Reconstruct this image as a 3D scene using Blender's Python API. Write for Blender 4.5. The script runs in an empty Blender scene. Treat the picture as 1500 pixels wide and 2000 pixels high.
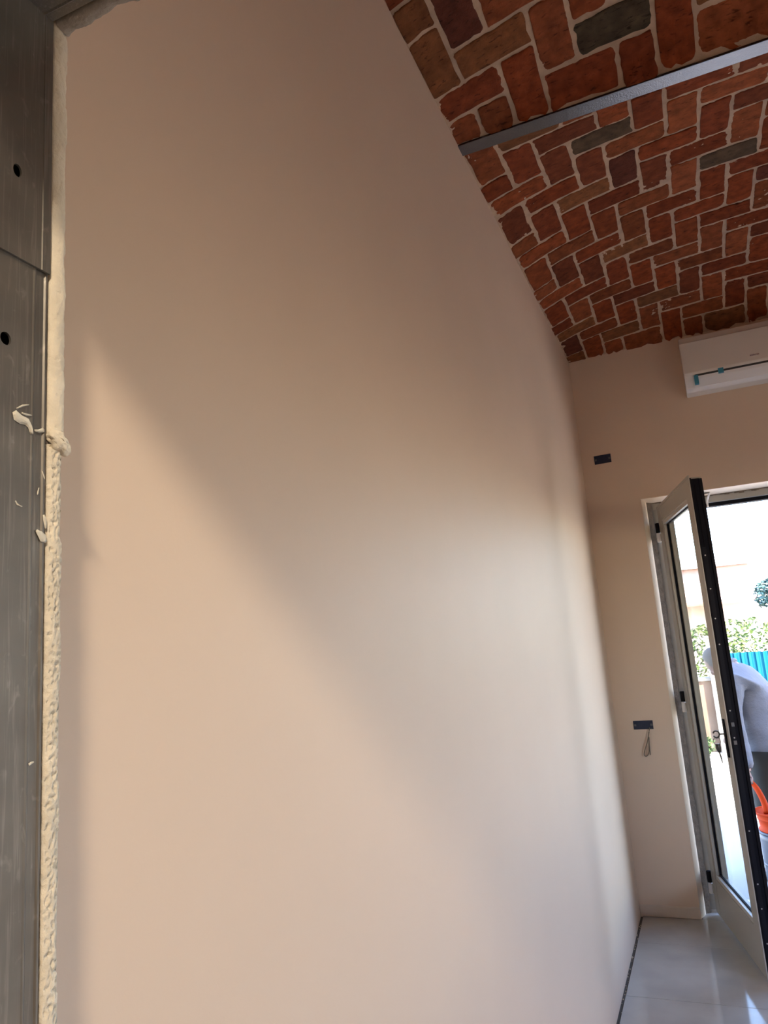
import bpy, bmesh, math, random
import numpy as np
from mathutils import Vector, Matrix, noise

# ---------------------------------------------------------------- camera / light / exposure
random.seed(7)
SC = bpy.context.scene
COL = SC.collection
YAW, PITCH, ROLL, FPX = map(float, (math.radians(22.492), math.radians(11.055), math.radians(-4.368), 1444.0))
cd = bpy.data.cameras.new('camera'); cam = bpy.data.objects.new('camera', cd); COL.objects.link(cam)
cd.sensor_fit = 'HORIZONTAL'; cd.sensor_width = 36.0; cd.lens = 36.0 * FPX / 1500.0
cd.clip_start = 0.02; cd.clip_end = 300
_f = Vector((-math.sin(YAW) * math.cos(PITCH), math.cos(YAW) * math.cos(PITCH), math.sin(PITCH)))
_r = Vector((math.cos(YAW), math.sin(YAW), 0)); _u = _r.cross(_f)
_c, _s = math.cos(ROLL), math.sin(ROLL)
_R, _U = _c * _r + _s * _u, -_s * _r + _c * _u
cam.matrix_world = Matrix(((_R.x, _U.x, -_f.x, 0), (_R.y, _U.y, -_f.y, 0), (_R.z, _U.z, -_f.z, 1.5), (0, 0, 0, 1)))
SC.camera = cam
SC.view_settings.view_transform = 'Standard'; SC.view_settings.look = 'None'
SC.view_settings.gamma = 1.0; SC.view_settings.use_curve_mapping = False
SC.view_settings.exposure = 0.54
try:
    SC.cycles.use_denoising = True
    SC.cycles.max_bounces = 10; SC.cycles.diffuse_bounces = 7; SC.cycles.transparent_max_bounces = 12
    SC.cycles.sample_clamp_indirect = 8.0
    SC.cycles.caustics_reflective = False; SC.cycles.caustics_refractive = False
except Exception:
    pass

SUN_DIR = Vector((0.68, -1.0, 1.46)).normalized()       # towards the sun: behind the building
W = bpy.data.worlds.new('sky'); SC.world = W; W.use_nodes = True
wn = W.node_tree.nodes; wl = W.node_tree.links
sky = wn.new('ShaderNodeTexSky'); sky.sky_type = 'NISHITA'; sky.sun_disc = False
sky.sun_elevation = math.asin(SUN_DIR.z); sky.sun_rotation = math.atan2(SUN_DIR.x, SUN_DIR.y)
sky.altitude = 100; sky.air_density = 1.0; sky.dust_density = .8; sky.ozone_density = 1.2
wb = wn.new('ShaderNodeVectorMath'); wb.operation = 'MULTIPLY'; wb.inputs[1].default_value = (.98, .95, 1.0)   # camera white balance
wl.new(sky.outputs[0], wb.inputs[0]); wl.new(wb.outputs[0], wn['Background'].inputs[0]); wn['Background'].inputs[1].default_value = 1.75

def lamp(name, kind, loc, energy, color=(1, 1, 1), size=None, direction=None, portal=False, angle=None):
    d = bpy.data.lights.new(name, kind); o = bpy.data.objects.new(name, d); COL.objects.link(o)
    o.location = loc; d.energy = energy; d.color = color
    if size: d.shape = 'RECTANGLE'; d.size, d.size_y = size
    if angle is not None: d.angle = angle
    if direction is not None: o.rotation_euler = Vector(direction).to_track_quat('-Z', 'Y').to_euler()
    if portal: d.cycles.is_portal = True
    return o
lamp('sun', 'SUN', (0, 0, 20), 36.0, (1, .87, .69), direction=-SUN_DIR, angle=math.radians(.6))
lamp('door_portal', 'AREA', (.57, 4.89, 1.1), 1, size=(1.8, 2.4), direction=(0, -1, 0), portal=True)
lamp('fill_window_portal', 'AREA', (3.20, 1.20, 1.57), 1, size=(1.5, 1.3), direction=(-1, 0, 0), portal=True)  # portal of the added side window
# daylight of the frosted transom window in the room behind the photographer
lamp('transom_daylight', 'AREA', (1.26, -2.17, 3.77), 98.0, (1, .845, .63), size=(.46, .40), direction=(-.62, 1, -.6))

# ---------------------------------------------------------------- helpers
def mat(name, color=(.5, .5, .5), rough=.6, metal=0.0, spec=.5, bump=0.0, bscale=60, vary=0.0, vscale=4, objcol=False,
        emit=None, detail=6, coat=0.0, bdist=.002):
    m = bpy.data.materials.new(name); m.use_nodes = True
    nt = m.node_tree; N = nt.nodes; L = nt.links; b = N['Principled BSDF']
    b.inputs['Base Color'].default_value = (*color, 1); b.inputs['Roughness'].default_value = rough
    b.inputs['Metallic'].default_value = metal; b.inputs['Specular IOR Level'].default_value = spec
    b.inputs['Coat Weight'].default_value = coat
    tc = N.new('ShaderNodeTexCoord')
    src = None
    if objcol:
        oi = N.new('ShaderNodeObjectInfo'); src = oi.outputs['Color']
    if vary:
        nz = N.new('ShaderNodeTexNoise'); nz.inputs['Scale'].default_value = vscale; nz.inputs['Detail'].default_value = detail
        L.new(tc.outputs['Object'], nz.inputs['Vector'])
        mr = N.new('ShaderNodeMapRange'); mr.inputs['From Min'].default_value = .25; mr.inputs['From Max'].default_value = .75
        mr.inputs['To Min'].default_value = 1 - vary; mr.inputs['To Max'].default_value = 1 + vary
        L.new(nz.outputs['Fac'], mr.inputs['Value'])
        mx = N.new('ShaderNodeVectorMath'); mx.operation = 'SCALE'
        if src: L.new(src, mx.inputs[0])
        else: mx.inputs[0].default_value = color
        L.new(mr.outputs[0], mx.inputs['Scale']); src = mx.outputs[0]
    if src: L.new(src, b.inputs['Base Color'])
    if bump:
        nb = N.new('ShaderNodeTexNoise'); nb.inputs['Scale'].default_value = bscale; nb.inputs['Detail'].default_value = 8
        nb.inputs['Roughness'].default_value = .65
        L.new(tc.outputs['Object'], nb.inputs['Vector'])
        bp = N.new('ShaderNodeBump'); bp.inputs['Strength'].default_value = bump; bp.inputs['Distance'].default_value = bdist
        L.new(nb.outputs['Fac'], bp.inputs['Height']); L.new(bp.outputs[0], b.inputs['Normal'])
    if emit: b.inputs['Emission Color'].default_value = (*emit, 1); b.inputs['Emission Strength'].default_value = 1
    return m

def glass_mat(name, tint, refl=.06):
    m = bpy.data.materials.new(name); m.use_nodes = True
    nt = m.node_tree; N = nt.nodes; L = nt.links; N.remove(N['Principled BSDF'])
    t = N.new('ShaderNodeBsdfTransparent'); t.inputs[0].default_value = (*tint, 1)
    g = N.new('ShaderNodeBsdfGlossy'); g.inputs['Roughness'].default_value = .01
    ge = N.new('ShaderNodeNewGeometry'); dt = N.new('ShaderNodeVectorMath'); dt.operation = 'DOT_PRODUCT'
    L.new(ge.outputs['Normal'], dt.inputs[0]); L.new(ge.outputs['Incoming'], dt.inputs[1])
    def mth(op, a, b):
        n = N.new('ShaderNodeMath'); n.operation = op
        for k, q in enumerate((a, b)):
            if q is None: continue
            if isinstance(q, (int, float)): n.inputs[k].default_value = q
            else: L.new(q, n.inputs[k])
        return n.outputs[0]
    c1 = mth('SUBTRACT', 1.0, mth('ABSOLUTE', dt.outputs['Value'], None)); fr = mth('MULTIPLY_ADD', mth('POWER', c1, 5.0), .5); fr.node.inputs[2].default_value = .03
    mx = N.new('ShaderNodeMixShader'); L.new(fr, mx.inputs[0]); L.new(t.outputs[0], mx.inputs[1]); L.new(g.outputs[0], mx.inputs[2])
    L.new(mx.outputs[0], N['Material Output'].inputs[0]); return m

def link(name, me, m=None, parent=None, smooth=False):
    o = bpy.data.objects.new(name, me); COL.objects.link(o)
    if m is not None and not me.materials: me.materials.append(m)
    if smooth:
        me.polygons.foreach_set('use_smooth', [True] * len(me.polygons))
    if parent is not None:
        o.parent = parent; o.matrix_parent_inverse = Matrix.Translation(-parent.location) if False else parent.matrix_basis.inverted()
    return o

def pyd(name, V, F, m=None, parent=None, smooth=False):
    me = bpy.data.meshes.new(name); me.from_pydata([tuple(v) for v in V], [], F); me.validate(); me.update()
    return link(name, me, m, parent, smooth)

def bmobj(name, bm, m=None, parent=None, smooth=False):
    bmesh.ops.recalc_face_normals(bm, faces=bm.faces)
    me = bpy.data.meshes.new(name); bm.to_mesh(me); bm.free()
    return link(name, me, m, parent, smooth)

def box(name, lo, hi, m=None, parent=None, bevel=0.0, seg=2, M=None, into=None):
    bm = bmesh.new()
    vs = [bm.verts.new((x, y, z)) for x in (lo[0], hi[0]) for y in (lo[1], hi[1]) for z in (lo[2], hi[2])]
    for f in ((0, 1, 3, 2), (4, 6, 7, 5), (0, 4, 5, 1), (2, 3, 7, 6), (0, 2, 6, 4), (1, 5, 7, 3)): bm.faces.new([vs[i] for i in f])
    if bevel: bmesh.ops.bevel(bm, geom=bm.edges[:], offset=bevel, segments=seg, affect='EDGES', profile=.6)
    if M is not None: bm.transform(M)
    if into is not None:
        me = bpy.data.meshes.new('t'); bm.to_mesh(me); bm.free(); into.from_mesh(me); bpy.data.meshes.remove(me); return
    return bmobj(name, bm, m, parent)

def prism(name, poly, axis, a, b, m=None, parent=None, M=None, bevel=0.0, into=None):
    """closed 2-D polygon extruded along an axis. axis 2: poly in XY; 1: XZ; 0: YZ"""
    def P(p, t): return {2: (p[0], p[1], t), 1: (p[0], t, p[1]), 0: (t, p[0], p[1])}[axis]
    bm = bmesh.new(); A = [bm.verts.new(P(p, a)) for p in poly]; B = [bm.verts.new(P(p, b)) for p in poly]; n = len(poly)
    bm.faces.new(A); bm.faces.new(B[::-1])
    for i in range(n): bm.faces.new((A[i], B[i], B[(i + 1) % n], A[(i + 1) % n]))
    if bevel: bmesh.ops.bevel(bm, geom=bm.edges[:], offset=bevel, segments=2, affect='EDGES')
    if M is not None: bm.transform(M)
    if into is not None:
        bmesh.ops.recalc_face_normals(bm, faces=bm.faces)
        me = bpy.data.meshes.new('t'); bm.to_mesh(me); bm.free(); into.from_mesh(me); bpy.data.meshes.remove(me); return
    return bmobj(name, bm, m, parent)

def tube(name, pts, r, m=None, parent=None, seg=8, sub=4, into=None, closed=False):
    pts = [Vector(p) for p in pts]
    rs = r if isinstance(r, (list, tuple)) else [r] * len(pts)
    if sub > 1 and len(pts) > 2:
        q, qr = [], []
        n = len(pts)
        for i in range(n - 1):
            p0, p1, p2, p3 = pts[max(i - 1, 0)], pts[i], pts[i + 1], pts[min(i + 2, n - 1)]
            for k in range(sub):
                t = k / sub
                q.append(.5 * ((2 * p1) + (-p0 + p2) * t + (2 * p0 - 5 * p1 + 4 * p2 - p3) * t * t + (-p0 + 3 * p1 - 3 * p2 + p3) * t ** 3))
                qr.append(rs[i] * (1 - t) + rs[i + 1] * t)
        q.append(pts[-1]); qr.append(rs[-1]); pts, rs = q, qr
    bm = bmesh.new(); rings = []; up = Vector((.13, .21, .97))
    for i, p in enumerate(pts):
        d = (pts[min(i + 1, len(pts) - 1)] - pts[max(i - 1, 0)]).normalized()
        a = d.cross(up)
        if a.length < .1: a = d.cross(Vector((1, 0, 0)))
        a.normalize(); b = d.cross(a); up = b if False else up
        rings.append([bm.verts.new(p + rs[i] * (math.cos(2 * math.pi * k / seg) * a + math.sin(2 * math.pi * k / seg) * b)) for k in range(seg)])
    for i in range(len(rings) - 1):
        for k in range(seg): bm.faces.new((rings[i][k], rings[i][(k + 1) % seg], rings[i + 1][(k + 1) % seg], rings[i + 1][k]))
    bm.faces.new(rings[0][::-1]); bm.faces.new(rings[-1])
    if into is not None:
        bmesh.ops.recalc_face_normals(bm, faces=bm.faces)
        me = bpy.data.meshes.new('t'); bm.to_mesh(me); bm.free(); into.from_mesh(me); bpy.data.meshes.remove(me); return
    return bmobj(name, bm, m, parent, smooth=True)

def lathe(name, prof, c, m=None, parent=None, seg=32, M=None):
    bm = bmesh.new(); rings = []
    for r, z in prof: rings.append([bm.verts.new((c[0] + r * math.cos(2 * math.pi * k / seg), c[1] + r * math.sin(2 * math.pi * k / seg), c[2] + z)) for k in range(seg)])
    for i in range(len(rings) - 1):
        for k in range(seg): bm.faces.new((rings[i][k], rings[i][(k + 1) % seg], rings[i + 1][(k + 1) % seg], rings[i + 1][k]))
    if prof[0][0] > 1e-4: bm.faces.new(rings[0][::-1])
    if prof[-1][0] > 1e-4: bm.faces.new(rings[-1])
    bmesh.ops.remove_doubles(bm, verts=bm.verts, dist=1e-5)
    if M is not None: bm.transform(M)
    return bmobj(name, bm, m, parent, smooth=True)

def tag(o, label=None, cat=None, group=None, kind=None):
    if label: o['label'] = label
    if cat: o['category'] = cat
    if group: o['group'] = group
    if kind: o['kind'] = kind
    return o
def empty(name, loc, label=None, cat=None, group=None, kind=None, rz=0):
    o = bpy.data.objects.new(name, None); COL.objects.link(o); o.location = loc; o.rotation_euler = (0, 0, rz)
    o.empty_display_size = .1
    return tag(o, label, cat, group, kind)
def struct(o, label=None): return tag(o, label, kind='structure')
def fbm(x, y, z, o=4): return noise.fractal(Vector((x, y, z)), 1.0, 2.0, o)
def grid(nu, nv):
    return [(j * (nu + 1) + i, j * (nu + 1) + i + 1, (j + 1) * (nu + 1) + i + 1, (j + 1) * (nu + 1) + i) for j in range(nv) for i in range(nu)]

# ---------------------------------------------------------------- materials
M_WALL = mat('beige_plaster', (.70, .555, .435), .55, bump=.12, bscale=90, vary=.025, vscale=2.5, spec=.3)
M_REVEAL = mat('cream_reveal_plaster', (.84, .70, .54), .6, bump=.3, bscale=60)
M_RAW = mat('raw_brown_mortar', (.20, .155, .115), .9, bump=1, bscale=120, vary=.3, vscale=30, bdist=.006)
M_RAWPL = mat('raw_cream_plaster', (.74, .66, .53), .85, bump=.9, bscale=240, vary=.12, vscale=40, bdist=.0015)
M_BASEPL = mat('unpainted_plaster_band', (.62, .53, .44), .8, bump=.5, bscale=60, vary=.1, vscale=8)
M_MORTAR = mat('sandy_mortar', (.56, .40, .28), .95, bump=1.0, bscale=420, vary=.22, vscale=18, spec=.25, bdist=.004)
M_BRICK = mat('old_fired_brick', (.3, .1, .05), .9, bump=1.0, bscale=70, vary=.38, vscale=26, objcol=True, spec=.12, bdist=.006)
M_TILE = mat('glossy_taupe_tile', (.43, .41, .38), .08, bump=.03, bscale=6, vary=.16, vscale=3.5, spec=.55, bdist=.01)
M_GROUT = mat('grey_grout', (.11, .10, .09), .9)
M_BEAM = mat('hammered_black_enamel', (.135, .135, .14), .16, bump=1.0, bscale=150, spec=.6, bdist=.0011, metal=1.0)
M_STEEL = mat('dull_galvanised_steel', (.20, .185, .165), .40, metal=.7, bump=.12, bscale=22, vary=.25, vscale=14, spec=.5)
M_DARK = mat('void_shade', (.012, .011, .010), .9)  # shade of holes and gaps as a near-black colour
M_ALU = mat('taupe_grey_aluminium', (.44, .42, .375), .38, metal=.2, spec=.5, bump=.03, bscale=300)
M_ALUL = mat('lit_glazing_bead', (.55, .53, .49), .35, metal=.1)  # lighter copy of the frame colour, for beads that catch light
M_BLACK = mat('black_rubber', (.006, .006, .011), .7, spec=.15)
M_EDGE = mat('dark_bronze_edge', (.010, .009, .012), .75, spec=.15)
M_HINGE = mat('satin_hinge', (.92, .94, .97), .3, metal=.1)
M_STEELB = mat('bright_screw_steel', (.6, .6, .6), .3, metal=.9)
M_LOCK = mat('lock_bolt_steel', (.16, .16, .17), .35, metal=.6)
M_GLASS = glass_mat('door_glass', (.93, .95, .93))
M_ACW = mat('warm_white_plastic', (.72, .68, .63), .35)
M_ACD = mat('dark_louver_gap', (.03, .025, .02), .7)
M_TAPE = mat('blue_tape', (.045, .25, .36), .5)
M_NAVY = mat('navy_box_plastic', (.012, .02, .05), .5)
M_WIRE = mat('grey_brown_cable', (.16, .12, .09), .5)
M_WIREW = mat('white_cable', (.75, .72, .68), .5)

# ---------------------------------------------------------------- room shell
XL, YB, ZS = -.553, 4.58, 3.24          # left wall plane, far wall plane, springing height
XR = 3.1
BEAM0, BEAM1 = 2.267, 2.326             # beam flange near / far edge
# left wall
struct(box('wall_left', (XL - .12, .20, -.02), (XL, YB + .02, 3.7), M_WALL))
# right wall
SW = (.50, 1.90, .95, 2.20)            # opening of an unseen side window added for fill light (y0, y1, z0, z1)
bm = bmesh.new()
for a, b in (((XR, .20, -.02), (XR + .12, SW[0], 3.7)), ((XR, SW[1], -.02), (XR + .12, YB + .02, 3.7)), ((XR, SW[0], -.02), (XR + .12, SW[1], SW[2])), ((XR, SW[0], SW[3]), (XR + .12, SW[1], 3.7))):
    box('', a, b, into=bm)
struct(bmobj('wall_right', bm, M_WALL))
bm = bmesh.new()
for a, b in (((XR + .04, SW[0], SW[2]), (XR + .09, SW[0] + .06, SW[3])), ((XR + .04, SW[1] - .06, SW[2]), (XR + .09, SW[1], SW[3])), ((XR + .04, SW[0], SW[2]), (XR + .09, SW[1], SW[2] + .06)), ((XR + .04, SW[0], SW[3] - .06), (XR + .09, SW[1], SW[3])), ((XR + .04, 1.18, SW[2]), (XR + .09, 1.22, SW[3]))):
    box('', a, b, into=bm)
struct(bmobj('fill_window', bm, M_ALU))  # frame of the added window that lets in sky fill and sun bounce
# far wall with door opening
DX0, DX1, DZ = -.242, 1.372, 2.303
bm = bmesh.new()
box('', (XL - .12, YB, -.02), (DX0, YB + .32, 3.7), into=bm)
box('', (DX1, YB, -.02), (XR + .12, YB + .32, 3.7), into=bm)
box('', (DX0, YB, DZ), (DX1, YB + .32, 3.7), into=bm)
wall_back = struct(bmobj('wall_back', bm, M_WALL))
# doorway wall (near), opening with steel frame
JX, HZ, Y0, Y1 = -.490, 2.119, .165, .4485      # jamb plane, header underside, steel near / far edge
JXR = .52
bm = bmesh.new()
box('', (XL - .12, Y0, -.02), (JX - .030, Y1 - .001, 4.25), into=bm)
box('', (JXR + .004, Y0, -.02), (XR + .12, Y1 - .001, 4.25), into=bm)
box('', (JX - .030, Y0, HZ + .004), (JXR + .004, Y1 - .001, 4.25), into=bm)
box('', (XL, Y1, -.02), (JX - .016, Y1 + .0165, 3.24), into=bm)
box('', (JX - .016, Y1, HZ + .016), (XR, Y1 + .0165, 3.24), into=bm)
box('', (JXR + .016, Y1, -.02), (XR, Y1 + .0165, HZ + .016), into=bm)
wall_front = struct(bmobj('wall_front', bm, M_WALL))

def rough_strip(name, length, u0, width, mapf, seed, pit=.0022, nb=16, step=.0016, slump=False):
    """ragged plaster edge: a face strip of given width with pits, wavy outer edge"""
    n = int(length / step); V = []; F = []
    for i in range(n + 1):
        s = u0 + length * i / n
        wv = .0012 * fbm(s * 22, seed, 0) + .0007 * fbm(s * 120, seed, 3)
        jump = .0011 * noise.cell(Vector((s * 26, seed, 1)))
        w = width + wv + jump
        for j in range(nb + 1):
            t = j / nb
            d = .0006 * fbm(s * 60, t * 2, seed) - pit * max(0, fbm(s * 300, t * 6.5, seed + 5, 3) - .05)
            edge = math.sin(math.pi * min(1, max(0, t))) ** .35
            d = d * edge - .006 * (1 - edge)
            V.append(mapf(s, t * w + (.0012 * fbm(s * 90, seed + 9, 2) if j == 0 else 0), d))
        V.append(mapf(s, w, -.012)); V.append(mapf(s, 0, -.012))
    k = nb + 3
    for i in range(n):
        a, b = i * k, (i + 1) * k
        for j in range(nb): F.append((a + j, a + j + 1, b + j + 1, b + j))
        F.append((a + nb, a + nb + 1, b + nb + 1, b + nb)); F.append((a + nb + 2, a, b, b + nb + 2))
        F.append((a + nb + 1, a + nb + 2, b + nb + 2, b + nb + 1))
    return V, F
PW = .0165
GAP = .0022
# vertical edge lower than the fat blob: pitted; above: smooth lumpy trowelled
V, F = rough_strip('a', 1.700, 0.0, PW, lambda s, t, d: (JX + .0005 + d, Y1 + GAP + t, s), 1.0, pit=.0062)
o = pyd('plaster_edge', V, F, M_RAWPL, wall_front, True)
def lumpy(s, t, d): 
    return (JX + .001 + d + .0012 * fbm(s * 40, t * 90, 2.2), Y1 + GAP * .7 + t * 1.06, s)
V, F = rough_strip('b', .456, 1.7085, PW + .0012, lumpy, 4.0, pit=.0012)
pyd('plaster_edge', V, F, M_RAWPL, wall_front, True)
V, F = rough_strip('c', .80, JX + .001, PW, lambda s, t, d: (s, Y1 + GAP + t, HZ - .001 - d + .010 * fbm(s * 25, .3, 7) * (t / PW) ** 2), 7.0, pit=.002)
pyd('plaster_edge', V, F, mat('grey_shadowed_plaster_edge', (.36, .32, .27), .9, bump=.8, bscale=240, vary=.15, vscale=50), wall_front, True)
box('plaster_backing', (JX + .001, Y1 + GAP, HZ + .007), (JXR, Y1 + .0155, HZ + .016), M_RAWPL, wall_front)
# plaster lump hanging on the edge (about z 1.69)
bm = bmesh.new(); bmesh.ops.create_icosphere(bm, subdivisions=4, radius=1)
for v in bm.verts:
    n = 1 + .22 * fbm(v.co.x * 1.6, v.co.y * 1.6, v.co.z * 1.6)
    v.co = Vector((JX - .001 + v.co.x * .0080 * n, Y1 + .0110 + v.co.y * .0108 * n + .0025 * (v.co.z < 0), 1.7035 + v.co.z * .0088 * n * (1.35 if v.co.z < 0 and v.co.y > 0 else 1) - .002 * v.co.y))
tag(bmobj('plaster_lump', bm, M_RAWPL, wall_front, True), 'thick lump of dried plaster')

# floor: grout bed + tiles 60 x 120
floor = struct(box('floor', (XL - .1, -2.3, -.06), (XR, 4.70, -.006), M_GROUT))
ys = [4.198 - .6045 * k for k in range(-1, 11)]
for iy, y in enumerate(ys):
    for ix in range(4):
        x0 = XL + .013 + ix * 1.2045 if iy % 2 == 0 else XL + .013 + (ix - .5) * 1.2045
        lo = (max(x0 + .001, XL + .013), max(y + .001, -2.28)); hi = (min(x0 + 1.2035, XR - .012), min(y + .6035, YB - .004))
        if hi[0] - lo[0] < .03 or hi[1] - lo[1] < .02: continue
        box('tile', (lo[0], lo[1], -.010), (hi[0], hi[1], random.uniform(-.0004, .0002)), M_TILE, floor, bevel=.0012, seg=1)
# threshold slab inside the door reveal
box('tile', (DX0 + .004, YB - .002, -.010), (DX1 - .004, 4.70, -.0002), M_TILE, floor, bevel=.0012, seg=1)
# plaster crumbs in the gap along the left wall
bm = bmesh.new()
for i in range(90):
    y = random.uniform(.6, 4.5); s = random.uniform(.0012, .0035)
    bmesh.ops.create_icosphere(bm, subdivisions=1, radius=s, matrix=Matrix.Translation((XL + random.uniform(.002, .011), y, -.006 + s * .6)))
tag(bmobj('plaster_crumbs', bm, M_RAWPL, floor), kind='stuff')

# unpainted plaster band at the foot of the far wall, with a crooked lower edge
def base_band(x0, x1):
    n = 60; bm = bmesh.new(); A = []
    for i in range(n + 1):
        x = x0 + (x1 - x0) * i / n
        zt = .058 + .004 * fbm(x * 14, 1, 0); zb = .001 + .006 * abs(fbm(x * 25, 5, 0)) + max(0, .012 * (1 - (x - x0) / .12) if x0 < 0 else 0)
        A.append([bm.verts.new(p) for p in ((x, YB + .004, zb), (x, YB - .010, zb), (x, YB - .009, zt - .006), (x, YB - .002, zt), (x, YB + .004, zt))])
    for i in range(n):
        for j in range(5): bm.faces.new((A[i][j], A[i][(j + 1) % 5], A[i + 1][(j + 1) % 5], A[i + 1][j]))
    bm.faces.new(A[0]); bm.faces.new(A[-1][::-1])
    return bm
struct(bmobj('baseboard_back', base_band(XL + .002, DX0), M_BASEPL))
struct(bmobj('baseboard_back', base_band(DX1, XR - .002), M_BASEPL))

# ---------------------------------------------------------------- brick sail vaults
def H_rise(x):
    a = .205 * (1 - math.exp(-max(0, x - XL) / .42)); b = .205 * (1 - math.exp(-max(0, XR - x) / .42))
    return a * b / .205 * 1.0
def zv(x, y):
    if y >= 2.296: t = (y - BEAM1) / (YB - BEAM1)
    else: t = (y - .07) / (BEAM0 - .07)
    t = min(1, max(0, t))
    return ZS + H_rise(x) * (4 * t * (1 - t)) ** .45
def nv(x, y):
    e = .004
    a = zv(x + e, y) - zv(x - e, y); b = zv(x, min(y + e, YB)) - zv(x, y - e)
    n = Vector((a / (2 * e), b / (2 * e), -1)); 
    n.x = max(-.7, min(.7, n.x)); n.y = max(-1.2, min(1.2, n.y))
    return n.normalized()

def mortar_patch(x0, x1, y0, y1, step, rag=True):
    nx = int((x1 - x0) / step); ny = int((y1 - y0) / step); V = []
    for j in range(ny + 1):
        y = y0 + (y1 - y0) * j / ny
        for i in range(nx + 1):
            x = x0 + (x1 - x0) * i / nx
            d = 0
            if rag:
                d = -.0006 + .0022 * noise.noise(Vector((x * 13, y * 13, 1.3))) + .0024 * noise.noise(Vector((x * 45, y * 45, 4.1))) + .0014 * noise.noise(Vector((x * 130, y * 130, 9)))
                ew = max(0, 1 - (x - XL) / .035); d += ew * (.001 + .007 * noise.noise(Vector((x * 25, y * 25, 7))))
            V.append((x, y, zv(x, y) - d))
    return V, [f[::-1] for f in grid(nx, ny)]
def streaks(m, msc=(.32, 1, 1), scale=95, lo=.60, hi=.70, dark=.42, bstr=.8, bdist=.004):
    N = m.node_tree.nodes; L = m.node_tree.links; b = N['Principled BSDF']
    old = b.inputs['Base Color'].links[0].from_socket; oldn = b.inputs['Normal'].links[0].from_node
    tc = N.new('ShaderNodeTexCoord'); mp = N.new('ShaderNodeMapping'); mp.inputs['Scale'].default_value = msc
    nz = N.new('ShaderNodeTexNoise'); nz.inputs['Scale'].default_value = scale; nz.inputs['Detail'].default_value = 5; nz.inputs['Distortion'].default_value = .6
    L.new(tc.outputs['Object'], mp.inputs[0]); L.new(mp.outputs[0], nz.inputs['Vector'])
    cr = N.new('ShaderNodeMapRange'); cr.inputs['From Min'].default_value = lo; cr.inputs['From Max'].default_value = hi
    cr.inputs['To Min'].default_value = 1; cr.inputs['To Max'].default_value = dark
    L.new(nz.outputs['Fac'], cr.inputs['Value'])
    sc = N.new('ShaderNodeVectorMath'); sc.operation = 'SCALE'; L.new(old, sc.inputs[0]); L.new(cr.outputs[0], sc.inputs['Scale']); L.new(sc.outputs[0], b.inputs['Base Color'])
    b2 = N.new('ShaderNodeBump'); b2.inputs['Strength'].default_value = bstr; b2.inputs['Distance'].default_value = bdist
    L.new(cr.outputs[0], b2.inputs['Height']); L.new(oldn.outputs[0], b2.inputs['Normal']); L.new(b2.outputs[0], b.inputs['Normal'])
streaks(M_BRICK)
streaks(M_STEEL, (1, 1, .035), 420, .52, .72, 1.38, .1, .0003)     # vertical scratches and drawn marks
streaks(M_STEEL, (1, 1, .6), 90, .62, .75, 1.45, .05, .0003)        # chalky smudges
ceiling = struct(pyd('ceiling', *mortar_patch(XL - .004, 1.20, BEAM1 - .012, YB + .004, .0052), M_MORTAR, None, True))
pyd('mortar_bed', *mortar_patch(XL - .004, 1.20, .45, BEAM0 + .012, .0062), M_MORTAR, ceiling, True)
pyd('mortar_bed', *mortar_patch(1.20, XR + .004, BEAM1 - .012, YB + .004, .03, False), M_MORTAR, ceiling, True)
pyd('mortar_bed', *mortar_patch(1.20, XR + .004, .45, BEAM0 + .012, .03, False), M_MORTAR, ceiling, True)
# roof slab above so that no sky leaks in
struct(box('roof_slab', (-1.2, .40, 3.7), (XR + .6, 4.95, 3.95), mat('concrete', (.4, .38, .35), .9)))

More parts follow.
